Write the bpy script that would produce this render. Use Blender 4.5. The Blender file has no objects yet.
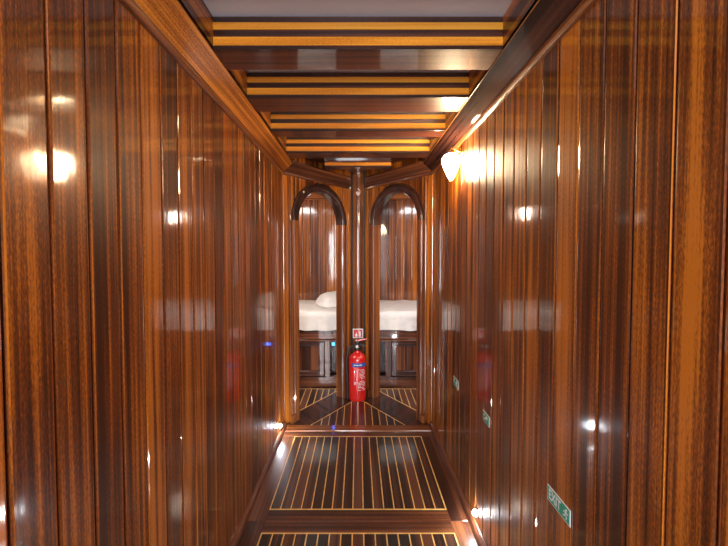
import bpy, bmesh, math, random
from mathutils import Vector, Matrix, noise
random.seed(7)
S = bpy.context.scene
COL = S.collection

# ------------------------------------------------------------------ camera, world, light, exposure
cam_data = bpy.data.cameras.new('camera')
cam_data.sensor_width = 36.0
cam_data.lens = 17.3
cam_data.shift_x = 6.0/728
cam_data.shift_y = -8.4/728
cam_data.clip_start = 0.02
cam = bpy.data.objects.new('camera', cam_data)
COL.objects.link(cam)
cam.location = (0, 0, 1.2)
cam.rotation_euler = (math.radians(90-1.73), 0, 0)
S.camera = cam

W = bpy.data.worlds.new('daylight')
S.world = W
W.use_nodes = True
W.node_tree.nodes['Background'].inputs[0].default_value = (0.80, 0.88, 1.0, 1)
W.node_tree.nodes['Background'].inputs[1].default_value = 1.0

def area(name, loc, rot, sx, sy, power, color):
    d = bpy.data.lights.new(name, 'AREA')
    d.shape = 'RECTANGLE'; d.size = sx; d.size_y = sy; d.energy = power; d.color = color
    o = bpy.data.objects.new(name, d); COL.objects.link(o)
    o.location = loc; o.rotation_euler = rot
    return o
# added fill light behind the camera, tinted like daylight
area('rear_fill', (-0.12, -1.75, 1.15), (math.radians(97), 0, math.radians(-9)), 0.55, 1.25, 46, (0.92, 0.95, 1.0))
# one added fill light per cabin, out of view behind the passage wall
area('cabin_fill_left', (-1.0, 2.12, 1.90), (0, 0, 0), 0.6, 0.7, 20, (1.0, 0.96, 0.93))
area('cabin_fill_right', (1.0, 2.12, 1.90), (0, 0, 0), 0.6, 0.7, 20, (0.97, 0.96, 1.0))

S.view_settings.view_transform = 'Standard'
S.view_settings.look = 'None'
S.view_settings.gamma = 1.0
S.view_settings.exposure = 0.62
S.view_settings.use_curve_mapping = False
S.cycles.use_denoising = True
S.cycles.max_bounces = 12
S.cycles.glossy_bounces = 6
S.cycles.diffuse_bounces = 5
S.cycles.sample_clamp_indirect = 6.0

LAMP_W = 140.0        # emission of the glass shades
LAMP_COL = (1.0, 0.72, 0.42, 1)
FOOT_W = 420.0

# ------------------------------------------------------------------ materials
def nodes_of(name):
    m = bpy.data.materials.new(name); m.use_nodes = True
    nt = m.node_tree
    for n in list(nt.nodes): nt.nodes.remove(n)
    out = nt.nodes.new('ShaderNodeOutputMaterial')
    p = nt.nodes.new('ShaderNodeBsdfPrincipled')
    nt.links.new(p.outputs[0], out.inputs[0])
    return m, nt, p

def ramp(nt, stops):
    r = nt.nodes.new('ShaderNodeValToRGB')
    e = r.color_ramp.elements
    while len(e) < len(stops): e.new(0.5)
    for k, (pos, c) in enumerate(stops):
        e[k].position = pos; e[k].color = (c[0], c[1], c[2], 1)
    return r

def wood(name, dark, mid, light, stripe=55.0, rough=0.10, coat=1.0, var=0.35, ripple=0.0006, fleck=1.0, contrast=1.7):
    """varnished ribbon-figured timber; UV u = metres across the grain, v = metres along it"""
    m, nt, p = nodes_of(name)
    N, L = nt.nodes.new, nt.links.new
    uv = N('ShaderNodeUVMap'); uv.uv_map = 'UVMap'
    geo = N('ShaderNodeNewGeometry')
    sep = N('ShaderNodeSeparateXYZ'); L(uv.outputs[0], sep.inputs[0])
    off = N('ShaderNodeMath'); off.operation = 'MULTIPLY'; off.inputs[1].default_value = 37.0
    L(geo.outputs['Random Per Island'], off.inputs[0])
    def comb(su, sv):
        a = N('ShaderNodeMath'); a.operation = 'MULTIPLY'; a.inputs[1].default_value = su; L(sep.outputs[0], a.inputs[0])
        b = N('ShaderNodeMath'); b.operation = 'MULTIPLY'; b.inputs[1].default_value = sv; L(sep.outputs[1], b.inputs[0])
        c = N('ShaderNodeCombineXYZ'); L(a.outputs[0], c.inputs[0]); L(b.outputs[0], c.inputs[1]); L(off.outputs[0], c.inputs[2])
        return c
    def nz(su, sv, detail=2.0, rough_=0.5, dist=0.0):
        n = N('ShaderNodeTexNoise'); n.inputs['Scale'].default_value = 1.0
        n.inputs['Detail'].default_value = detail; n.inputs['Roughness'].default_value = rough_
        n.inputs['Distortion'].default_value = dist
        L(comb(su, sv).outputs[0], n.inputs['Vector'])
        return n
    n1 = nz(stripe, 0.55, 2.0, 0.55, 0.25)       # ribbon stripes
    n2 = nz(stripe*4.2, 2.4, 3.0, 0.6)           # finer stripes
    n3 = nz(560, 120, 1.0, 0.5)                   # pores
    n4 = nz(9, 1.3, 1.0, 0.5)                    # broad mottling
    def mix2(a, b, fa, fb):
        x = N('ShaderNodeMath'); x.operation = 'MULTIPLY'; x.inputs[1].default_value = fa; L(a, x.inputs[0])
        y = N('ShaderNodeMath'); y.operation = 'MULTIPLY_ADD'; y.inputs[1].default_value = fb; L(b, y.inputs[0]); L(x.outputs[0], y.inputs[2])
        return y.outputs[0]
    s = None
    for src, amp in ((n1.outputs['Fac'], contrast), (n2.outputs['Fac'], 0.5*contrast), (n3.outputs['Fac'], 0.55*fleck),
                     (n4.outputs['Fac'], 0.8), (geo.outputs['Random Per Island'], var)):
        c_ = N('ShaderNodeMath'); c_.operation = 'SUBTRACT'; c_.inputs[1].default_value = 0.5; L(src, c_.inputs[0])
        y = N('ShaderNodeMath'); y.operation = 'MULTIPLY_ADD'; y.inputs[1].default_value = amp; L(c_.outputs[0], y.inputs[0])
        if s is None: y.inputs[2].default_value = 0.5
        else: L(s, y.inputs[2])
        s = y.outputs[0]
    r = ramp(nt, [(0.20, dark), (0.50, mid), (0.80, light)])
    L(s, r.inputs[0])
    L(r.outputs[0], p.inputs['Base Color'])
    p.inputs['Roughness'].default_value = 0.42
    p.inputs['Specular IOR Level'].default_value = 0.3
    p.inputs['Coat Weight'].default_value = coat
    p.inputs['Coat Roughness'].default_value = rough
    p.inputs['Coat IOR'].default_value = 1.62
    # slightly uneven varnish film
    r1 = nz(16, 5.0, 2.0, 0.5)
    r2 = nz(130, 60, 1.0, 0.5)
    h = mix2(r1.outputs['Fac'], r2.outputs['Fac'], 1.0, 0.06)
    b = N('ShaderNodeBump'); b.inputs['Strength'].default_value = 1.0; b.inputs['Distance'].default_value = ripple
    L(h, b.inputs['Height'])
    L(b.outputs[0], p.inputs['Coat Normal'])
    return m

def plain(name, color, rough=0.5, metal=0.0, coat=0.0, bump=0.0, bscale=40, vary=0.0):
    m, nt, p = nodes_of(name)
    N, L = nt.nodes.new, nt.links.new
    tc = N('ShaderNodeTexCoord')
    n = N('ShaderNodeTexNoise'); n.inputs['Scale'].default_value = bscale; n.inputs['Detail'].default_value = 3
    L(tc.outputs['Object'], n.inputs['Vector'])
    c = Vector(color[:3])
    r = ramp(nt, [(0.3, c*(1-vary)), (0.7, c*(1+vary*0.5))])
    L(n.outputs['Fac'], r.inputs[0]); L(r.outputs[0], p.inputs['Base Color'])
    p.inputs['Roughness'].default_value = rough; p.inputs['Metallic'].default_value = metal
    p.inputs['Coat Weight'].default_value = coat
    if bump:
        b = N('ShaderNodeBump'); b.inputs['Distance'].default_value = bump
        L(n.outputs['Fac'], b.inputs['Height']); L(b.outputs[0], p.inputs['Normal'])
    return m

def glow(name, color, strength):
    m = bpy.data.materials.new(name); m.use_nodes = True
    nt = m.node_tree
    for n in list(nt.nodes): nt.nodes.remove(n)
    out = nt.nodes.new('ShaderNodeOutputMaterial'); e = nt.nodes.new('ShaderNodeEmission')
    e.inputs[0].default_value = color; e.inputs[1].default_value = strength
    nt.links.new(e.outputs[0], out.inputs[0])
    return m

M = {}
M['wall']   = wood('sapele_planks', (0.050, 0.013, 0.004), (0.20, 0.050, 0.007), (0.60, 0.185, 0.015), 62, 0.075, 1.0, 0.42, contrast=1.5)
M['fascia'] = wood('sapele_fascia', (0.060, 0.015, 0.005), (0.36, 0.105, 0.012), (0.80, 0.30, 0.035), 40, 0.10, 0.6, 0.2, contrast=1.4)
M['mahog']  = wood('mahogany_trim', (0.035, 0.010, 0.006), (0.105, 0.030, 0.013), (0.22, 0.070, 0.025), 45, 0.06, 1.0, 0.3)
M['jamb']   = wood('mahogany_jamb', (0.060, 0.016, 0.006), (0.17, 0.048, 0.014), (0.34, 0.11, 0.028), 60, 0.07, 1.0, 0.2)
M['arch']   = wood('dark_arch', (0.012, 0.006, 0.005), (0.035, 0.012, 0.008), (0.075, 0.024, 0.013), 40, 0.05, 1.0, 0.2)
M['floor']  = wood('floor_boards', (0.030, 0.009, 0.005), (0.10, 0.030, 0.012), (0.22, 0.070, 0.024), 45, 0.12, 1.0, 0.22)
M['wenge']  = wood('dark_floor_planks', (0.014, 0.007, 0.005), (0.050, 0.019, 0.013), (0.12, 0.042, 0.022), 40, 0.12, 1.0, 0.9)
M['amber']  = wood('amber_lamination', (0.60, 0.19, 0.010), (0.90, 0.34, 0.028), (0.98, 0.46, 0.05), 26, 0.14, 0.5, 0.2)
M['beam']   = wood('purple_brown_beam', (0.020, 0.008, 0.007), (0.060, 0.019, 0.014), (0.13, 0.042, 0.026), 45, 0.06, 1.0, 0.2)
M['fascia_shaded'] = wood('shaded_fascia', (0.018, 0.008, 0.007), (0.050, 0.017, 0.013), (0.10, 0.034, 0.022), 45, 0.05, 0.5, 0.2)  # right-hand copy of the fascia timber, its shade put into darker colours
for n_ in M['fascia_shaded'].node_tree.nodes:
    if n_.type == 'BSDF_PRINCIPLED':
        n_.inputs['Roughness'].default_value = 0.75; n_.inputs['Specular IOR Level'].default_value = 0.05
M['inlay']  = plain('maple_inlay', (0.92, 0.56, 0.17), 0.3, coat=0.8, vary=0.25, bscale=30)
M['ceil']   = plain('pale_grey_ceiling', (0.76, 0.86, 1.0), 0.35, vary=0.06, bscale=4)
M['gap']    = plain('dark_groove', (0.012, 0.005, 0.003), 0.6, vary=0.2)
M['sheet']  = plain('white_cotton', (0.84, 0.81, 0.75), 0.85, bump=0.004, bscale=22, vary=0.04)
M['brass']  = plain('polished_brass', (0.83, 0.58, 0.24), 0.18, 1.0, vary=0.1)
M['steel']  = plain('brushed_steel', (0.62, 0.62, 0.62), 0.25, 1.0, vary=0.1)
M['red']    = plain('red_enamel', (0.72, 0.018, 0.014), 0.25, coat=1.0, vary=0.08)
M['black']  = plain('black_rubber', (0.015, 0.018, 0.02), 0.35, vary=0.3)
M['blue']   = plain('blue_label', (0.02, 0.10, 0.42), 0.4, vary=0.05)
M['white']  = plain('white_print', (0.85, 0.85, 0.83), 0.4, vary=0.03)
M['pale']   = plain('pale_pink_plastic', (0.78, 0.62, 0.58), 0.35, vary=0.05)
M['green']  = plain('green_sign', (0.0, 0.42, 0.25), 0.35, coat=0.4, vary=0.05)
M['signred']= plain('red_sign_field', (0.70, 0.03, 0.03), 0.4, vary=0.05)
M['shade']  = glow('lit_glass_shade', LAMP_COL, LAMP_W)
M['shade_cabin'] = glow('lit_cabin_shade', (1.0, 0.86, 0.70, 1), 34)
M['led']    = glow('lit_foot_light', (0.90, 0.95, 1.0, 1), FOOT_W)
M['blueled']= glow('blue_indicator', (0.03, 0.16, 1.0, 1), 7)

# ------------------------------------------------------------------ helpers
def uvs(bm, grain):
    g = Vector(grain).normalized()
    for l_ in list(bm.loops.layers.uv.values()): bm.loops.layers.uv.remove(l_)
    lay = bm.loops.layers.uv.new('UVMap')
    for f in bm.faces:
        n = f.normal
        c = n.cross(g)
        if c.length < 0.35:
            c = Vector((0, 0, 1)) if abs(g.z) < .9 else Vector((1, 0, 0))
            d = n.cross(c)
            for l in f.loops:
                l[lay].uv = (l.vert.co.dot(c), l.vert.co.dot(d)*3)
            continue
        c.normalize()
        for l in f.loops:
            l[lay].uv = (l.vert.co.dot(c) + 0.31*n.x, l.vert.co.dot(g))

def obj(name, bm, mat, parent=None, grain=(0, 0, 1), bevel=0.0, smooth=False, segs=2, recalc=True):
    if recalc: bmesh.ops.recalc_face_normals(bm, faces=bm.faces[:])
    bm.normal_update()
    if bevel:
        es = [e for e in bm.edges if len(e.link_faces) == 2 and e.calc_face_angle(0) > 0.6]
        bmesh.ops.bevel(bm, geom=es, offset=bevel, segments=segs, profile=0.5, affect='EDGES', clamp_overlap=True)
        bm.normal_update()
    uvs(bm, grain)
    if smooth:
        for f in bm.faces: f.smooth = True
    me = bpy.data.meshes.new(name); bm.to_mesh(me); bm.free()
    me.materials.append(mat)
    o = bpy.data.objects.new(name, me); COL.objects.link(o)
    if parent: o.parent = parent
    if smooth and smooth != 'all':
        me.set_sharp_from_angle(angle=math.radians(38))
    return o

def empty(name, loc=(0, 0, 0)):
    o = bpy.data.objects.new(name, None); COL.objects.link(o); o.location = loc
    o.empty_display_size = 0.05
    return o

def tag(o, label, cat, group=None):
    o['label'] = label; o['category'] = cat
    if group: o['group'] = group
    return o

def struct(o):
    o['kind'] = 'structure'
    return o

def box(bm, x0, x1, y0, y1, z0, z1):
    v = [bm.verts.new((x, y, z)) for z in (z0, z1) for x, y in ((x0, y0), (x1, y0), (x1, y1), (x0, y1))]
    for f in ((3, 2, 1, 0), (4, 5, 6, 7), (0, 1, 5, 4), (1, 2, 6, 5), (2, 3, 7, 6), (3, 0, 4, 7)):
        bm.faces.new([v[k] for k in f])

def prism(bm, pts, d):
    """pts: planar 3D polygon, d: extrusion vector"""
    d = Vector(d)
    a = [bm.verts.new(p) for p in pts]; b = [bm.verts.new(Vector(p)+d) for p in pts]
    n = len(a)
    bm.faces.new(a[::-1]); bm.faces.new(b)
    for k in range(n): bm.faces.new((a[k], a[(k+1) % n], b[(k+1) % n], b[k]))

def lathe(bm, prof, n=32, center=(0, 0), z=0, cap=True):
    rings = []
    for r, h in prof:
        rings.append([bm.verts.new((center[0]+r*math.cos(2*math.pi*k/n), center[1]+r*math.sin(2*math.pi*k/n), z+h)) for k in range(n)])
    for a, b in zip(rings, rings[1:]):
        for k in range(n): bm.faces.new((a[k], a[(k+1) % n], b[(k+1) % n], b[k]))
    if cap:
        bm.faces.new(rings[0][::-1]); bm.faces.new(rings[-1])

def tube(bm, pts, r, n=10, closed=False):
    pts = [Vector(p) for p in pts]
    rings = []
    up = Vector((0.13, 0.31, 0.94)).normalized()
    for k, p in enumerate(pts):
        t = (pts[min(k+1, len(pts)-1)] - pts[max(k-1, 0)]).normalized()
        a = t.cross(up).normalized(); b = t.cross(a)
        rr = r[k] if isinstance(r, (list, tuple)) else r
        rings.append([bm.verts.new(p + a*rr*math.cos(2*math.pi*j/n) + b*rr*math.sin(2*math.pi*j/n)) for j in range(n)])
    for a, b in zip(rings, rings[1:]):
        for j in range(n): bm.faces.new((a[j], a[(j+1) % n], b[(j+1) % n], b[j]))
    bm.faces.new(rings[0][::-1]); bm.faces.new(rings[-1])

def smooth_path(pts, n=8):
    pts = [Vector(p) for p in pts]
    P = [pts[0]] + pts + [pts[-1]]
    out = []
    for i in range(1, len(P)-2):
        for k in range(n):
            t = k/n
            out.append(0.5*((2*P[i]) + (P[i+1]-P[i-1])*t + (2*P[i-1]-5*P[i]+4*P[i+1]-P[i+2])*t*t + (-P[i-1]+3*P[i]-3*P[i+1]+P[i+2])*t**3))
    out.append(pts[-1])
    return out

def planks(bm, p0, p1, normal, z0, z1, width, phase, th=0.014, ch=0.0055, gap=0.0028, lower=None):
    """vertical tongue-and-groove boards between p0 and p1; normal points into the room.
    lower(s) -> bottom height for a board sampled along s (used over arches)"""
    p0 = Vector((p0[0], p0[1], 0)); p1 = Vector((p1[0], p1[1], 0))
    L = (p1-p0).length; d = (p1-p0)/L; n = Vector((normal[0], normal[1], 0)).normalized()
    cuts = [0.0]
    s = phase % width
    while s < L:
        if s > 0.004: cuts.append(s)
        s += width
    if L - cuts[-1] > 0.004: cuts.append(L)
    else: cuts[-1] = L
    for a, b in zip(cuts, cuts[1:]):
        a += gap/2; b -= gap/2
        if b-a < 0.01: continue
        segs = [(a, b, z0)]
        if lower:
            ns = 8
            zs = [lower(a+(b-a)*k/ns) for k in range(ns+1)]
            if any(z is not None for z in zs):
                # polygon following the curve, extruded through the thickness
                zz = [z0 if z is None else z for z in zs]
                if min(zz) < z0+0.01 and max(zz) > z0+0.01:
                    # the board is cut by the jamb: keep full part and curved part as one outline
                    pass
                pts = [p0+d*(a+(b-a)*k/ns)+Vector((0, 0, zz[k])) for k in range(ns+1)]
                pts += [p0+d*b+Vector((0, 0, z1)), p0+d*a+Vector((0, 0, z1))]
                prism(bm, [p-n*th for p in pts], n*th)
                continue
        for (u0, u1, zb) in segs:
            c = min(ch, (u1-u0)*0.3)
            c = min(c, 0.0055)
            prof = [(u0, -th), (u0, -c*.8), (u0+c*.12, -c*.42), (u0+c*.45, -c*.13), (u0+c, 0), (u1-c, 0), (u1-c*.45, -c*.13), (u1-c*.12, -c*.42), (u1, -c*.8), (u1, -th)]
            m = len(prof)
            lo = [bm.verts.new(p0+d*s_+n*q+Vector((0, 0, zb))) for s_, q in prof]
            hi = [bm.verts.new(p0+d*s_+n*q+Vector((0, 0, z1))) for s_, q in prof]
            for k in range(m): bm.faces.new((lo[k], lo[(k+1) % m], hi[(k+1) % m], hi[k]))
            bm.faces.new(lo[::-1]); bm.faces.new(hi)

# ------------------------------------------------------------------ key dimensions (metres)
XW = 0.516            # half width of the passage at the wall faces
YC = 2.42             # where the straight walls end
PA = (-XW, YC)        # left diagonal wall, outer end
PB = (-0.06, 2.995)   # left diagonal wall, post end
ZC = 1.76             # cornice
ZS = 1.82             # beam undersides
ZT = 1.92             # ceiling
YB = -1.8             # back of the passage
XCAB = 1.35; YCAB = 3.90; YCF = 1.7
PW = 0.084

# ------------------------------------------------------------------ floor
bm = bmesh.new()
box(bm, -1.5, 1.5, YB-0.05, YCAB+0.1, -0.05, -0.006)
fl = struct(obj('floor', bm, M['floor'], grain=(0, 1, 0)))
def board(bm, x0, x1, y0, y1, top=0.0):
    box(bm, x0+.0006, x1-.0006, y0+.0006, y1-.0006, -0.006, top)
bm = bmesh.new()
for sx in (-1, 1):
    x0, x1 = sorted((sx*XW, sx*0.417))
    for y0, y1 in ((YB, 0.5), (0.5, 1.538), (1.538, 2.268)): board(bm, x0, x1, y0, y1)
bmesh.ops.recalc_face_normals(bm, faces=bm.faces[:])
struct(obj('trim_1', bm, M['floor'], grain=(0, 1, 0), bevel=0.0008, segs=1))
bm = bmesh.new()
for y0, y1 in ((1.471, 1.538), (1.538, 1.607), (0.43, 0.527), (YB, -1.2), (-1.2, -.6), (-.6, -0.1), (-0.1, .43)): board(bm, -0.417, 0.417, y0, y1)
board(bm, -XW, XW, 2.268, 2.330)
struct(obj('trim_2', bm, M['floor'], grain=(1, 0, 0), bevel=0.0008, segs=1))
bm = bmesh.new()
box(bm, -0.515, 0.515, 2.330, 2.408, -0.006, 0.007)
struct(obj('trim_3', bm, M['jamb'], grain=(1, 0, 0), bevel=0.003))

def clip_x(poly, x):
    ys = []
    n = len(poly)
    for k in range(n):
        (xa, ya), (xb, yb) = poly[k], poly[(k+1) % n]
        if (xa-x)*(xb-x) < 0: ys.append(ya+(yb-ya)*(x-xa)/(xb-xa))
    ys.sort()
    return ys
def strip(bm, p, q, w, top):
    p = Vector((p[0], p[1], 0)); q = Vector((q[0], q[1], 0)); d = (q-p).normalized(); c = Vector((-d.y, d.x, 0))*w/2
    e = d*w*0.45
    prism(bm, [p-c-e+Vector((0, 0, -.004)), q-c+e+Vector((0, 0, -.004)), q+c+e+Vector((0, 0, -.004)), p+c-e+Vector((0, 0, -.004))], (0, 0, top+.004))
def floor_panel(poly, xs, label, group=None, hidden=()):
    cx = sum(p[0] for p in poly)/len(poly); cy = sum(p[1] for p in poly)/len(poly)
    t = empty('floor_panel', (cx, cy, 0)); tag(t, label, 'floor panel', group)
    R = [(p[0]-cx, p[1]-cy) for p in poly]
    X = sorted(x-cx for x in xs)
    # dark boards between the lines
    lo = min(p[0] for p in R); hi = max(p[0] for p in R)
    cuts = [lo] + [x for x in X if lo+.004 < x < hi-.004] + [hi]
    bm = bmesh.new()
    for a, b in zip(cuts, cuts[1:]):
        # convex clip of R to a..b
        P = R
        for side, lim in ((1, a), (-1, b)):
            Q = []
            for k in range(len(P)):
                p, q = P[k], P[(k+1) % len(P)]
                ip, iq = side*(p[0]-lim) >= -1e-9, side*(q[0]-lim) >= -1e-9
                if ip: Q.append(p)
                if ip != iq:
                    s = (lim-p[0])/(q[0]-p[0]); Q.append((lim, p[1]+s*(q[1]-p[1])))
            P = Q
            if len(P) < 3: break
        if len(P) < 3: continue
        C = []
        for p in P:
            if not C or (abs(p[0]-C[-1][0])+abs(p[1]-C[-1][1])) > 1e-4: C.append(p)
        if len(C) > 2 and (abs(C[0][0]-C[-1][0])+abs(C[0][1]-C[-1][1])) <= 1e-4: C.pop()
        if len(C) < 3: continue
        prism(bm, [(p[0], p[1], -0.006) for p in C], (0, 0, 0.006))
    obj('boards', bm, M['wenge'], t, grain=(0, 1, 0))
    bm = bmesh.new()
    for k in range(len(R)):
        strip(bm, R[k], R[(k+1) % len(R)], 0.006, 0.0008)
    for x in X:
        ys = clip_x(R, x)
        if len(ys) >= 2 and ys[-1]-ys[0] > 0.01:
            strip(bm, (x, ys[0]), (x, ys[-1]), 0.0052, 0.0006)
    obj('inlay', bm, M['inlay'], t, grain=(0, 1, 0))
    return t
hw = 0.414
sp = 2*hw/17
floor_panel([(-hw, 1.610), (hw, 1.610), (hw, 2.266), (-hw, 2.266)], [-hw+sp*k for k in range(1, 17)],
            'large rectangular dark floor panel with amber inlaid lines in the middle of the passage')
floor_panel([(-hw, 0.530), (hw, 0.530), (hw, 1.468), (-hw, 1.468)], [-hw+sp*k for k in range(1, 17)],
            'nearest dark floor panel with amber inlaid lines, cut off by the bottom of the view')
floor_panel([(-0.335, 2.412), (0.335, 2.412), (0.045, 2.818), (-0.045, 2.818)], [-0.26+0.052*k for k in range(0, 11)],
            'triangular dark floor panel with inlaid lines in front of the fire extinguisher')
floor_panel([(-0.151, 3.08), (-1.1, 3.08), (-1.1, 2.3), (-.56, 2.3), (-.56, 2.482)], [-0.203-0.052*k for k in range(0, 17)],
            'dark floor panel with inlaid lines inside the left cabin')
floor_panel([(0.151, 3.08), (.56, 2.482), (.56, 2.3), (1.1, 2.3), (1.1, 3.08)], [0.203+0.052*k for k in range(0, 17)],
            'dark floor panel with inlaid lines inside the right cabin')
for i, sx in enumerate((-1, 1)):
    bm = bmesh.new()
    P = [(-.5155, 2.410), (-.341, 2.412), (-.050, 2.822), (-.047, 2.83), (-.047, 3.12), (-0.125, 3.11), (-.5155, 2.541)]
    P = [(sx*-1*x, y) for x, y in P]
    prism(bm, [(x, y, -0.006) for x, y in P], (0, 0, 0.0062))
    struct(obj('trim_%d' % (4+i), bm, M['arch'], grain=(sx*-.476*-1, .6, 0)))

# ------------------------------------------------------------------ straight walls
for side, sx in (('left', -1), ('right', 1)):
    bm = bmesh.new()
    ph = (0.507 if sx < 0 else 0.493) - YB
    if sx < 0: planks(bm, (sx*XW, YB), (sx*XW, YC), (-sx, 0), 0.0, ZT, PW, ph)
    else:      planks(bm, (sx*XW, YB), (sx*XW, YC), (-sx, 0), 0.0, ZT, PW, ph)
    # backing board and cabin-side lining
    x0, x1 = sorted((sx*(XW+0.012), sx*(XW+0.032)))
    box(bm, x0, x1, YB, YC+0.0, 0, ZT)
    struct(obj('wall_'+side, bm, M['wall']))
    bm = bmesh.new()
    X = [sx*XW, sx*(XW-0.021), sx*(XW-0.021), sx*(XW-0.016), sx*(XW-0.005), sx*XW]
    Z = [0, 0, 0.012, 0.024, 0.032, 0.032]
    prism(bm, [(x, YB, z) for x, z in zip(X, Z)], (0, YC-YB-0.01, 0))
    struct(obj('baseboard_'+side, bm, M['mahog'], grain=(0, 1, 0), bevel=0.0015))
    # recess side above the fascia and inclined fascia board
    bm = bmesh.new()
    x0, x1 = sorted((sx*0.440, sx*0.456))
    box(bm, x0, x1, YB, 2.42, ZS-0.002, ZT)
    struct(obj('trim_%d' % (6 if sx < 0 else 7), bm, M['fascia'], grain=(0, 1, 0)))
    bm = bmesh.new()
    sec = [(sx*XW, ZC), (sx*0.440, ZS), (sx*0.440, ZS+0.010), (sx*XW, ZC+0.014)]
    def fasc(y_of):
        a = [bm.verts.new((x, YB, z)) for x, z in sec]
        b = [bm.verts.new((x, y_of(x), z)) for x, z in sec]
        for k in range(4): bm.faces.new((a[k], a[(k+1) % 4], b[(k+1) % 4], b[k]))
        bm.faces.new(a[::-1]); bm.faces.new(b)
    fasc(lambda x: 2.42-0.026*(XW-abs(x))/0.076)
    struct(obj('trim_%d' % (8 if sx < 0 else 9), bm, M['fascia' if sx < 0 else 'fascia_shaded'], grain=(0, 1, 0)))
    bm = bmesh.new()
    pr = [(sx*XW, ZC-0.016), (sx*(XW-0.010), ZC-0.013), (sx*(XW-0.017), ZC-0.004), (sx*(XW-0.017), ZC+0.006), (sx*(XW-0.010), ZC+0.010), (sx*XW, ZC+0.010)]
    prism(bm, [(x, YB, z) for x, z in pr], (0, YC-YB, 0))
    struct(obj('trim_%d' % (10 if sx < 0 else 11), bm, M['jamb'], grain=(0, 1, 0), bevel=0.002, smooth=True))

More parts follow.
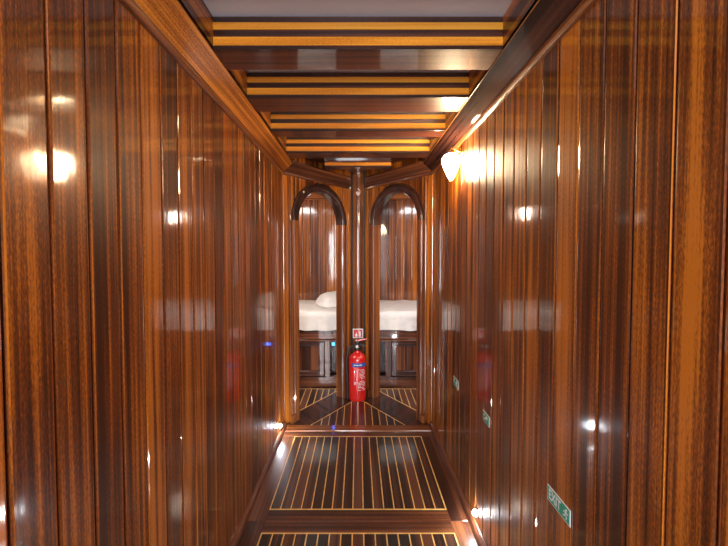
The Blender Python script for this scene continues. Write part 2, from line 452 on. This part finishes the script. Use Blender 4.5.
# ------------------------------------------------------------------ diagonal walls with arched doorways
DV = Vector((PB[0]-PA[0], PB[1]-PA[1], 0)); DL = DV.length; DV.normalize()
SC = 0.368; RI = 0.2345; RO = 0.302; ZA = 1.44     # arch centre along the wall, inner/outer radius, springing
def mir(v, sx):  # build for the left, mirror for the right
    return Vector((v[0]*(-sx), v[1], v[2]))
for i, sx in enumerate((-1, 1)):
    side = 'left' if sx < 0 else 'right'
    p0 = Vector((PA[0]*-sx, PA[1], 0)); p1 = Vector((PB[0]*-sx, PB[1], 0))
    d = (p1-p0).normalized(); n = Vector((-sx*DV.y, -DV.x, 0))   # towards the passage
    rh = RI+0.03
    bm = bmesh.new()
    def low(s):
        if abs(s-SC) >= rh: return None
        return ZA + math.sqrt(max(rh*rh-(s-SC)**2, 0))
    # side strips, full height
    a, b = SC-rh, SC+rh
    planks(bm, p0, p0+d*a, n, 0, ZT, PW, 0.06)
    planks(bm, p0+d*b, p1, n, 0, ZT, PW, 0.06)
    q0 = p0+d*a
    planks(bm, q0, p0+d*b, n, ZA, ZT, PW, 0.03, lower=lambda s: ZA + math.sqrt(max(rh*rh-(s+a-SC)**2, 0)))
    # backing lining (cabin side)
    N_ = 24
    for (u0, u1) in ((0, a), (b, DL)):
        prism(bm, [p0+d*u0-n*0.013, p0+d*u1-n*0.013, p0+d*u1-n*0.013+Vector((0, 0, ZT)), p0+d*u0-n*0.013+Vector((0, 0, ZT))], -n*0.025)
    for k in range(N_):
        s0 = a+(b-a)*k/N_; s1 = a+(b-a)*(k+1)/N_
        z0_ = ZA + math.sqrt(max(rh*rh-(s0-SC)**2, 0)); z1_ = ZA + math.sqrt(max(rh*rh-(s1-SC)**2, 0))
        prism(bm, [p0+d*s0-n*0.013+Vector((0, 0, z0_)), p0+d*s1-n*0.013+Vector((0, 0, z1_)), p0+d*s1-n*0.013+Vector((0, 0, ZT)), p0+d*s0-n*0.013+Vector((0, 0, ZT))], -n*0.025)
    struct(obj('wall_%s_diagonal' % side, bm, M['wall']))
    # frame
    t = empty('door_%d' % (i+1), p0+d*SC); t['kind'] = 'structure'
    def sect(o, out_dir, w0=RI, w1=RO):
        """rounded cross-section: o = base point on the arch axis, out_dir = outward direction"""
        pts = []
        D = [(w0, -0.052), (w0, 0.010), (w0+0.007, 0.019), (w0+0.022, 0.022), (w1-0.022, 0.022), (w1-0.016, 0.014), (w1-0.003, 0.011), (w1, 0.006), (w1, -0.040), (w1-.01, -0.052)]
        return [o+out_dir*r+n*q for r, q in D]
    def sweep(bm, secs):
        rings = [[bm.verts.new(p) for p in s_] for s_ in secs]
        m_ = len(rings[0])
        for r0, r1 in zip(rings, rings[1:]):
            for k in range(m_): bm.faces.new((r0[k], r0[(k+1) % m_], r1[(k+1) % m_], r1[k]))
        bm.faces.new(rings[0][::-1]); bm.faces.new(rings[-1])
    for s_ in (-1, 1):
        bm = bmesh.new()
        sweep(bm, [sect(Vector((0, 0, z)), d*s_) for z in (0.001, ZA-0.0005)])
        obj('jamb', bm, M['jamb'], t)
        # small plinth block at the foot of the jamb
        bm = bmesh.new()
        c0 = d*s_*(RO+0.016)
        prism(bm, [c0-d*s_*0.034+n*0.014, c0+d*s_*0.008+n*0.014, c0+d*s_*0.008+n*0.030, c0-d*s_*0.034+n*0.030], (0, 0, 0.055))
        obj('plinth', bm, M['jamb'], t, bevel=0.003)
    bm = bmesh.new()
    secs = []
    for k in range(41):
        th = math.pi*k/40
        secs.append(sect(Vector((0, 0, ZA)), (d*math.cos(th)+Vector((0, 0, math.sin(th))))))
    sweep(bm, secs)
    obj('arch_head', bm, M['arch'], t, smooth=True)
    # baseboards beside the doorway
    # fascia boards along the diagonals
    bm = bmesh.new()
    m_ = -sx
    A = [Vector((-.516*m_, 2.42, ZC)), Vector((-.06*m_, 2.995, ZC)), Vector((-.06*m_, 2.872, ZS)), Vector((-.44*m_, 2.394, ZS))]
    prism(bm, A, (0, 0, 0.012))
    struct(obj('trim_%d' % (12+i), bm, M['mahog'], grain=(m_*.476, .6, 0)))
    bm = bmesh.new()
    prism(bm, [p0+n*0.0+Vector((0, 0, ZC-.014)), p0+n*.012+Vector((0, 0, ZC-.011)), p0+n*.015+Vector((0, 0, ZC+.004)), p0+n*.0+Vector((0, 0, ZC+.008))], d*(DL-0.002))
    struct(obj('trim_%d' % (14+i), bm, M['mahog'], grain=(m_*.476, .6, 0)))

# ------------------------------------------------------------------ ceiling, soffit
bm = bmesh.new(); box(bm, -1.5, 1.5, YB-0.05, YCAB+0.1, ZT, ZT+0.04)
struct(obj('ceiling', bm, M['ceil']))
bm = bmesh.new()
prism(bm, [(-.44, 2.29, 1.876), (.44, 2.29, 1.876), (.44, 2.40, 1.876), (0.04, 2.93, 1.876), (0.04, 3.02, 1.876), (-0.04, 3.02, 1.876), (-0.04, 2.93, 1.876), (-.44, 2.40, 1.876)], (0, 0, ZT-1.876))
struct(obj('trim_16', bm, M['mahog'], grain=(1, 0, 0)))

# ------------------------------------------------------------------ ceiling beams
def beam(y0, y1, xl, xr, label, group, z0=ZS, scale=1.0):
    t = empty('ceiling_beam', ((xl+xr)/2, y0, z0)); tag(t, label, 'beam', group)
    w = (xr-xl)/2; D = y1-y0
    bm = bmesh.new()
    H = ZT-z0
    box(bm, -w, w, 0.003, D, 0.0005, H)
    L_ = [(0.0, 0.012, -0.004), (0.039, 0.060, 0.0), (0.082, H, 0.0)] if scale == 1 else [(0.0, .012, -.003), (0.034, H, 0)]
    for a, b, f in L_:
        box(bm, -w, w, f, 0.010, a, b)
    obj('body', bm, M['beam'], t, grain=(1, 0, 0), bevel=0.0012, segs=1)
    for a, b in (((0.0125, 0.0385), (0.0605, 0.0815)) if scale == 1 else ((0.0125, 0.0335),)):
        bm = bmesh.new(); box(bm, -w, w, -0.0012, 0.003, a, b)
        obj('amber_lamination', bm, M['amber'], t, grain=(1, 0, 0))
    return t
gb = 'laminated beams across the passage ceiling'
beam(0.67, 0.79, -.4395, .4395, 'laminated ceiling beam just above the top edge of the view', None)
beam(1.082, 1.199, -.4395, .4395, 'nearest laminated ceiling beam, widest and at the top of the view', gb)
beam(1.409, 1.546, -.4395, .4395, 'second laminated ceiling beam from the front, with a pale ceiling strip before it', gb)
beam(1.783, 1.874, -.4395, .4395, 'third laminated ceiling beam from the front, glowing orange near the lamp', gb)
beam(2.169, 2.281, -.4395, .4395, 'fourth laminated ceiling beam, last full-width one before the arches', gb)
beam(2.52, 2.60, -.238, .238, 'short ceiling beam with one amber strip above the central post', gb, scale=0)

# ------------------------------------------------------------------ central post
t = empty('post', (0, 2.985, 0)); tag(t, 'dark wooden post with an orange half-round face between the two arches', 'post')
bm = bmesh.new(); box(bm, -.075, .075, 0.012, 0.10, 0, ZT)
obj('core', bm, M['gap'], t)
bm = bmesh.new()
pts = [(-.045, .013), (-.045, -.004)] + [(-.040+0.08*k/10, -.006-0.016*math.sin(math.pi*k/10)) for k in range(11)] + [(.045, -.004), (.045, .013)]
prism(bm, [(x, y, 0.001) for x, y in pts], (0, 0, 1.875))
obj('face_strip', bm, M['jamb'], t, smooth=True)

# ------------------------------------------------------------------ cabins
bm = bmesh.new()
planks(bm, (-XCAB, YCAB), (-0.021, YCAB), (0, -1), 0, ZT, 0.088, 0.03)
planks(bm, (0.021, YCAB), (XCAB, YCAB), (0, -1), 0, ZT, 0.088, 0.05)
box(bm, -XCAB-.05, XCAB+.05, YCAB+.013, YCAB+.04, 0, ZT)
struct(obj('wall_back', bm, M['wall']))
for i, sx in enumerate((-1, 1)):
    bm = bmesh.new()
    planks(bm, (sx*XCAB, YCF), (sx*XCAB, YCAB), (-sx, 0), 0, ZT, 0.088, 0.03)
    x0, x1 = sorted((sx*(XCAB+.013), sx*(XCAB+.04))); box(bm, x0, x1, YCF, YCAB, 0, ZT)
    struct(obj('wall_cabin_%s' % ('left' if sx < 0 else 'right'), bm, M['wall']))
    bm = bmesh.new()
    a, b = sorted((sx*(XW+.033), sx*(XCAB)))
    planks(bm, (a, YCF), (b, YCF), (0, 1), 0, ZT, 0.088, 0.03)
    struct(obj('wall_cabin_front_%s' % ('left' if sx < 0 else 'right'), bm, M['wall']))
    bm = bmesh.new()
    a, b = sorted((sx*.021, sx*XCAB))
    box(bm, a, b, YCAB-.022, YCAB-.001, 1.812, ZT-.001)
    box(bm, a, b, YCAB-.034, YCAB-.001, 1.800, 1.818)
    struct(obj('trim_%d' % (17+i), bm, M['fascia'], grain=(1, 0, 0), bevel=0.003))
bm = bmesh.new()
box(bm, -.020, .020, 3.086, YCAB, 0, ZT)
struct(obj('wall_partition', bm, M['wall']))
# end wall behind the camera, with an opening added to let world light in
bm = bmesh.new()
for a, b in ((-XW-.04, -.42), (.42, XW+.04)): box(bm, a, b, YB-.04, YB, 0, ZT)
box(bm, -.42, .42, YB-.04, YB, 1.82, ZT)
struct(obj('wall_front', bm, M['wall']))

def berth(sx):
    side = 'left' if sx < 0 else 'right'
    y0 = 3.13
    t = empty('berth', (sx*0.7, y0, 0))
    tag(t, 'dark wooden built-in berth base with panelled cupboard door in the %s cabin' % side, 'bed base')
    def B(name, x0, x1, a, b, z0, z1, mat, grain, bev=0.003, par=None):
        bm = bmesh.new(); p, q = sorted((sx*x0-sx*.7, sx*x1-sx*.7)); box(bm, p, q, a, b, z0, z1)
        return obj(name, bm, mat, par or t, grain=grain, bevel=bev)
    B('plinth', .023, 1.335, 0.0, .05, 0.001, .09, M['mahog'], (1, 0, 0))
    B('front_rail', .023, 1.335, -.002, .03, .43, .545, M['mahog'], (1, 0, 0), .008)
    B('ledge', .023, 1.335, -.016, .03, .415, .429, M['jamb'], (1, 0, 0), .004)
    B('stile', .25, .30, 0.0, .03, .0905, .4145, M['mahog'], (0, 0, 1))
    B('stile', .155, .18, 0.02, .04, .0905, .4145, M['mahog'], (0, 0, 1))
    B('back_panel', .023, 1.335, .10, .74, .0905, .4145, M['arch'], (0, 0, 1))
    B('top_board', .023, 1.335, .031, .76, .50, .53, M['mahog'], (1, 0, 0))
    B('lining', .301, 1.33, .035, .06, .0905, .4145, M['mahog'], (0, 0, 1))
    dr = empty('cupboard_door', (0, 0, 0)); dr.parent = t
    x0, x1, z0, z1 = .303, .86, .10, .408
    B('door_frame', x0, x0+.045, -.008, .02, z0, z1, M['beam'], (0, 0, 1), .004, dr)
    B('door_frame', x1-.045, x1, -.008, .02, z0, z1, M['beam'], (0, 0, 1), .004, dr)
    B('door_frame', x0+.0455, x1-.0455, -.008, .02, z0, z0+.045, M['beam'], (1, 0, 0), .004, dr)
    B('door_frame', x0+.0455, x1-.0455, -.008, .02, z1-.035, z1, M['beam'], (1, 0, 0), .004, dr)
    bm = bmesh.new()
    k = x0+.046
    cuts = [k+ (x1-x0-.092)*j/6 for j in range(7)]
    for a, b in zip(cuts, cuts[1:]):
        p, q = sorted((sx*a-sx*.7, sx*b-sx*.7)); box(bm, p+.0007, q-.0007, .008, .020, z0+.046, z1-.036)
    obj('door_panel', bm, M['mahog'], dr, bevel=.001, segs=1)
    # mattress in a white sheet
    bm = bmesh.new()
    nx, ny = 70, 40
    x0, x1, ya, yb = .035, 1.325, 3.118, 3.885
    zt = .676
    def prof(v):  # 0 at front hem, up and over, to the back
        L1, L2 = 0.155, yb-ya
        s = v*(L1+L2)
        r = .03
        if s < L1-r: return (0.0, zt-L1+s)
        if s < L1+r*0.6:
            a = (s-(L1-r))/(1.6*r)*math.pi/2
            return (r*(1-math.cos(a)), zt-r+r*math.sin(a))
        return (r+(s-(L1+r*.6))*(L2-r)/(L2-r*.6), zt)
    g = []
    for j in range(ny+1):
        v = (j/ny)**1.6
        row = []
        for i_ in range(nx+1):
            u = i_/nx
            x = x0+(x1-x0)*u
            yy, zz = prof(v)
            w = noise.noise(Vector((x*9*1.0, yy*5+3, sx*4.0)))*.006 + noise.noise(Vector((x*28, (yy+zz)*16, 7+sx)))*.0035
            hem = 0
            if v < .14:
                hem = (noise.noise(Vector((x*5, 0, 9+sx*3)))*.016 - .012*math.exp(-((x-.47)/.06)**2))*(1-v/.14)
                w += .004*math.sin(x*46+5*noise.noise(Vector((x*6, 1, 2))))*(1-v/.14)
            edge = min(u, 1-u)*(x1-x0)
            rz = 0
            if edge < .04: rz = -(.04-math.sqrt(max(.0016-(.04-edge)**2, 0)))*.8 if zz > zt-.03 else 0
            row.append(bm.verts.new((sx*x, ya+yy-w*(1 if zz < zt-.01 else 0), zz+hem+rz+(w if zz > zt-.02 else 0))))
        g.append(row)
    for j in range(ny):
        for i_ in range(nx): bm.faces.new((g[j][i_], g[j][i_+1], g[j+1][i_+1], g[j+1][i_]))
    o = obj('mattress', bm, M['sheet'], smooth='all')
    md = o.modifiers.new('thickness', 'SOLIDIFY'); md.thickness = 0.012
    md.offset = 1 if sx > 0 else 1
    tag(o, 'mattress under a wrinkled white sheet in the %s cabin' % side, 'mattress')
    return t
berth(-1); berth(1)

def soft(name, c, size, rz, seed, label, cat):
    bm = bmesh.new()
    bmesh.ops.create_uvsphere(bm, u_segments=40, v_segments=24, radius=1)
    for v in bm.verts:
        p = v.co.copy()
        # pillow: square-ish outline, domed, pinched rim
        e = 0.62
        q = Vector((math.copysign(abs(p.x)**e, p.x), math.copysign(abs(p.y)**e, p.y), p.z))
        rim = max(abs(q.x), abs(q.y))
        q.z *= (1-0.55*rim**3)
        q.z += 0.10*noise.noise(Vector((p.x*2.6, p.y*2.6, seed))) + .04*noise.noise(Vector((p.x*8, p.y*8, seed)))
        v.co = Vector((q.x*size[0], q.y*size[1], q.z*size[2]))
    zmin = min(v.co.z for v in bm.verts)
    for v in bm.verts: v.co.z = max(v.co.z, zmin*.12) - zmin*.12
    o = obj(name, bm, M['sheet'], smooth='all')
    o.location = c; o.rotation_euler = (0, 0, rz)
    return tag(o, label, cat)
soft('pillow', (-.225, 3.50, .692), (.19, .20, .115), .35, 3.0, 'plump white pillow heaped on the bed seen through the left arch', 'pillow')

# blue-lit switch in the dark recess of the left berth
t = empty('power_switch', (-.222, 3.129, .365)); tag(t, 'small dark switch with a blue light low in the left cabin', 'switch')
bm = bmesh.new(); box(bm, -.020, .020, 0, .014, 0, .055); obj('plate', bm, M['black'], t, bevel=.003)
bm = bmesh.new(); box(bm, -.013, .013, -.004, 0.0, .012, .038); obj('indicator', bm, M['blueled'], t)

# ------------------------------------------------------------------ wall lamps
def sconce(loc, face, label, mat, s=1.0):
    """loc = point on the wall; face = +1 wall normal points to +x, -1 to -x, or a vector"""
    t = empty('wall_lamp', loc); tag(t, label, 'lamp')
    n = Vector(face)
    up = Vector((0, 0, 1)); r = n.cross(up)
    bm = bmesh.new()
    rings = []
    for a, q in ((.026, 0.0), (.026, .004), (.020, .009), (.010, .012)):
        rings.append([bm.verts.new(n*q + (r*math.cos(2*math.pi*k/24)+up*1.35*math.sin(2*math.pi*k/24))*a*s + up*.05*s) for k in range(24)])
    for a, b in zip(rings, rings[1:]):
        for k in range(24): bm.faces.new((a[k], a[(k+1) % 24], b[(k+1) % 24], b[k]))
    bm.faces.new(rings[0][::-1]); bm.faces.new(rings[-1])
    obj('back_plate', bm, M['brass'], t, smooth=True)
    bm = bmesh.new()
    tube(bm, smooth_path([n*.008+up*.05*s, n*.028*s+up*.055*s, n*.050*s+up*.068*s, n*.054*s+up*.052*s]), .0045*s, 10)
    obj('arm', bm, M['brass'], t, smooth=True)
    bm = bmesh.new()
    c = n*.054*s
    lathe(bm, [(.006, .058*s), (.015*s, .055*s), (.019*s, .046*s), (.018*s, .040*s)], 24, (c.x, c.y))
    obj('cap', bm, M['brass'], t, smooth=True)
    bm = bmesh.new()
    lathe(bm, [(.016*s, .040*s), (.032*s, .033*s), (.043*s, .018*s), (.044*s, .000*s), (.037*s, -.024*s), (.026*s, -.050*s), (.014*s, -.076*s), (.004*s, -.090*s)], 32, (c.x, c.y))
    obj('glass_shade', bm, mat, t, smooth='all')
    return t
sconce((XW-.0015, 1.745, 1.655), (-1, 0, 0), 'brightly lit wall lamp high on the right wall below the ceiling', M['shade'])
sconce((-.80, YCAB-.002, 1.66), (0, -1, 0), 'lit wall lamp on the back wall of the left cabin, seen only as a reflection', M['shade_cabin'])
sconce((.98, YCAB-.002, 1.62), (0, -1, 0), 'lit wall lamp on the back wall of the right cabin, seen only as a reflection', M['shade_cabin'])

def foot_light(loc, nx, label):
    t = empty('foot_light', loc); tag(t, label, 'light')
    def disc(name, prof, mat):
        bm = bmesh.new()
        rings = [[bm.verts.new((nx*q, a*math.cos(2*math.pi*k/24), a*math.sin(2*math.pi*k/24))) for k in range(24)] for a, q in prof]
        for a, b in zip(rings, rings[1:]):
            for k in range(24): bm.faces.new((a[k], a[(k+1) % 24], b[(k+1) % 24], b[k]))
        bm.faces.new(rings[0][::-1]); bm.faces.new(rings[-1])
        obj(name, bm, mat, t, smooth=True)
    disc('bezel', [(.021, 0), (.021, .003), (.018, .005), (.0125, .0052)], M['steel'])
    disc('lens', [(.0125, .0053), (.0118, .0100), (.0085, .0145), (.004, .0168), (.001, .0172)], M['led'])
foot_light((-XW+.001, 2.252, .078), 1, 'bright round foot light low on the left wall near the arch')
foot_light((XW-.001, 1.484, .078), -1, 'bright round foot light low on the right wall beside the floor panel')

# ------------------------------------------------------------------ signs
def text_bm(s, size, depth=0.0006):
    c = bpy.data.curves.new('lettering', 'FONT'); c.body = s; c.size = size; c.extrude = depth/2; c.offset = size*.018
    c.align_x = 'CENTER'; c.align_y = 'CENTER'; c.resolution_u = 3
    o = bpy.data.objects.new('lettering', c); COL.objects.link(o)
    dg = bpy.context.evaluated_depsgraph_get()
    me = bpy.data.meshes.new_from_object(o.evaluated_get(dg))
    bm = bmesh.new(); bm.from_mesh(me)
    bpy.data.objects.remove(o); bpy.data.curves.remove(c); bpy.data.meshes.remove(me)
    return bm
def flat(bm, pts, d=.0006):
    prism(bm, [(x, y, 0) for x, y in pts], (0, 0, d))
def limb(bm, a, b, w):
    a = Vector((a[0], a[1])); b = Vector((b[0], b[1])); d = (b-a).normalized(); c = Vector((-d.y, d.x))*w/2
    flat(bm, [a-c, b-c, b+c, a+c])
def runner(bm, cx, cy, h):
    k = h
    P = lambda x, y: (cx+x*k, cy+y*k)
    n = 10
    flat(bm, [P(.10+.10*math.cos(2*math.pi*j/n), .40+.10*math.sin(2*math.pi*j/n)) for j in range(n)])
    limb(bm, P(.05, .30), P(-.05, -.05), .17*k)
    limb(bm, P(.05, .27), P(.28, .10), .08*k); limb(bm, P(.28, .10), P(.40, .20), .07*k)
    limb(bm, P(.0, .26), P(-.25, .16), .08*k); limb(bm, P(-.25, .16), P(-.28, -.02), .07*k)
    limb(bm, P(-.03, -.03), P(.18, -.20), .10*k); limb(bm, P(.18, -.20), P(.10, -.45), .09*k)
    limb(bm, P(-.06, -.03), P(-.16, -.28), .10*k); limb(bm, P(-.16, -.28), P(-.42, -.32), .09*k)
def sign(name, loc, rot, w, h, field, label, draw, border=.0025):
    t = empty(name, loc); t.rotation_euler = rot; tag(t, label, 'sign')
    bm = bmesh.new(); box(bm, -w/2, w/2, -h/2, h/2, 0, .0015); obj('plate', bm, M['white'], t)
    bm = bmesh.new(); box(bm, -w/2+border, w/2-border, -h/2+border, h/2-border, .0015, .0020); obj('field', bm, field, t)
    bm = draw(); 
    bmesh.ops.translate(bm, verts=bm.verts, vec=(0, 0, .0021))
    obj('symbol', bm, M['white'], t)
    return t
RR = (math.radians(90), 0, math.radians(-90))   # facing -x
def d_exit():
    bm = text_bm('EXIT', .0330)
    bmesh.ops.scale(bm, vec=(.82, 1.12, 1), verts=bm.verts)
    bmesh.ops.translate(bm, verts=bm.verts, vec=(-.016, 0, 0))
    runner(bm, .033, 0, .027)
    return bm
sign('exit_sign', (XW-.0003, .880, .557), RR, .102, .041, M['green'], 'green EXIT sign with running figure, lowest and nearest on the right wall', d_exit)
def d_arrow():
    bm = bmesh.new()
    limb(bm, (-.016, -.008), (.008, .004), .007)
    flat(bm, [(.003, .012), (.020, .010), (.012, -.006)])
    limb(bm, (-.022, .006), (-.012, .010), .005)
    return bm
sign('exit_sign', (XW-.0003, 1.387, .540), RR, .070, .042, M['green'], 'small green sign with white arrow, middle of three on the right wall', d_arrow)
def d_man():
    bm = bmesh.new(); runner(bm, .012, 0, .030)
    limb(bm, (-.030, -.010), (-.030, .012), .006); limb(bm, (-.030, .011), (-.014, .011), .005)
    return bm
sign('exit_sign', (XW-.0003, 1.822, .523), RR, .088, .046, M['green'], 'small green sign with running figure, farthest of three on the right wall', d_man)
def d_fire():
    bm = bmesh.new()
    flat(bm, [(.006, -.028), (.024, -.028), (.024, .010), (.020, .016), (.018, .022), (.012, .022), (.010, .016), (.006, .010)])
    limb(bm, (.010, .024), (.002, .030), .004); limb(bm, (.002, .030), (.000, .006), .003)
    flat(bm, [(-.020, -.028), (-.008, -.028), (-.003, -.014), (-.008, -.006), (-.012, .010), (-.018, -.004), (-.026, -.012)])
    return bm
sign('fire_sign', (0, 2.985-.0224, .524), (math.radians(90), 0, 0), .088, .080, M['signred'], 'small square red and white fire extinguisher sign on the central post', d_fire, .007)

# ------------------------------------------------------------------ fittings on the post
bm = bmesh.new()
lathe(bm, [(.018, 0), (.018, .003), (.014, .008), (.006, .0095)], 24)
bmesh.ops.rotate(bm, verts=bm.verts, matrix=Matrix.Rotation(math.radians(90), 3, 'X'))
o = obj('button', bm, M['pale'], smooth=True); o.location = (0, 2.985-.0222, 1.712)
tag(o, 'small round pale button high on the central post', 'button')

# ------------------------------------------------------------------ fire extinguisher
t = empty('fire_extinguisher', (-0.004, 2.865, .001)); tag(t, 'red fire extinguisher standing on the floor against the central post', 'fire extinguisher')
R = .073
bm = bmesh.new()
lathe(bm, [(.050, .012), (R-.010, .010), (R-.002, .020), (R, .035), (R, .335), (R-.004, .352), (R-.016, .370), (R-.036, .384), (.022, .392), (.019, .402), (.019, .41)], 48)
obj('cylinder', bm, M['red'], t, smooth=True)
bm = bmesh.new()
lathe(bm, [(R-.012, 0), (R-.006, .002), (R-.004, .016), (R-.012, .020)], 40)
obj('base_ring', bm, M['red'], t, smooth=True)
bm = bmesh.new()
lathe(bm, [(.026, .4105), (.026, .430), (.016, .428), (.016, .446), (.020, .449), (.020, .458), (.008, .461)], 24)
obj('valve', bm, M['black'], t, smooth=True)
def lever(name, z0, z1, mat, w, x1):
    bm = bmesh.new()
    prism(bm, [(-.018, -w, z0), (.020, -w, z0+.004), (x1, -w, z1), (x1+.004, -w, z1+.008), (.018, -w, z0+.014), (-.018, -w, z0+.011)], (0, 2*w, 0))
    obj(name, bm, mat, t, bevel=.002)
lever('carry_handle', .448, .440, M['black'], .011, .068)
bm = bmesh.new(); lathe(bm, [(.024, .462), (.024, .470), (.018, .478), (.010, .480)], 24)
obj('valve_cap', bm, M['black'], t, smooth=True)
lever('squeeze_lever', .481, .500, M['red'], .010, .080)
bm = bmesh.new()
tube(bm, [(-.004, -.030, .443), (-.004, -.016, .443)], .012, 20)
obj('pressure_gauge', bm, M['white'], t, smooth=True)
bm = bmesh.new()
tube(bm, smooth_path([(-.012, 0, .440), (-.040, -.006, .444), (-.070, -.018, .420), (-.084, -.030, .370), (-.086, -.034, .28), (-.083, -.034, .16), (-.080, -.036, .075)]), .0085, 10)
obj('hose', bm, M['black'], t, smooth=True)
bm = bmesh.new()
tube(bm, [(-.080, -.036, .09), (-.080, -.036, .07), (-.080, -.037, .02)], [.0085, .0085, .0115], 14)
obj('nozzle', bm, M['black'], t, smooth=True)
def patch(name, a0, a1, z0, z1, mat, par, off=.0006, holes=None):
    bm = bmesh.new()
    n = 16
    rr = R+off
    va = [[bm.verts.new((rr*math.cos(math.radians(a0+(a1-a0)*k/n)), rr*math.sin(math.radians(a0+(a1-a0)*k/n)), z)) for k in range(n+1)] for z in (z0, z1)]
    for k in range(n): bm.faces.new((va[0][k], va[0][k+1], va[1][k+1], va[1][k]))
    return obj(name, bm, mat, par, smooth='all')
bl = patch('blue_label', 232, 332, .286, .318, M['blue'], t, .0007)
lab = patch('label', 282, 330, .085, .276, M['red'], t, .0006)
def wrap_text(name, s, size, ang, z, mat, rot90=False):
    bm = text_bm(s, size, .0004)
    for v in bm.verts:
        x, y, q = v.co
        if rot90: x, y = -y, x
        a = math.radians(ang)+x/(R+.001)
        rr = R+.0012+q
        v.co = Vector((rr*math.cos(a), rr*math.sin(a), z+y))
    return obj(name, bm, mat, t)
bm = bmesh.new()
# rows of small unreadable print, as short raised dashes following the curve
rng = random.Random(4)
def dash(bm, a0, a1, z, hgt):
    rr = R+.0012; n = 3
    va = [[bm.verts.new((rr*math.cos(math.radians(a0+(a1-a0)*k/n)), rr*math.sin(math.radians(a0+(a1-a0)*k/n)), zz)) for k in range(n+1)] for zz in (z, z+hgt)]
    for k in range(n): bm.faces.new((va[0][k], va[0][k+1], va[1][k+1], va[1][k]))
for r_ in range(15):
    a = 284 if r_ > 5 else 272
    z = .095+r_*.0118
    while a < 322:
        w = rng.uniform(4, 10)
        if rng.random() < .75: dash(bm, a, a+w, z, .0055)
        a += w+2.5
obj('printing', bm, M['white'], lab, recalc=False)
bm = bmesh.new()
for a, b in ((246, 256), (259, 276), (279, 300)): dash(bm, a, b, .298, .009)
obj('printing', bm, M['white'], bl, recalc=False)
bm = bmesh.new()
for k, z in enumerate((.145, .152, .159)): dash(bm, 250, 262, z, .005)
obj('small_print', bm, M['white'], t, recalc=False)
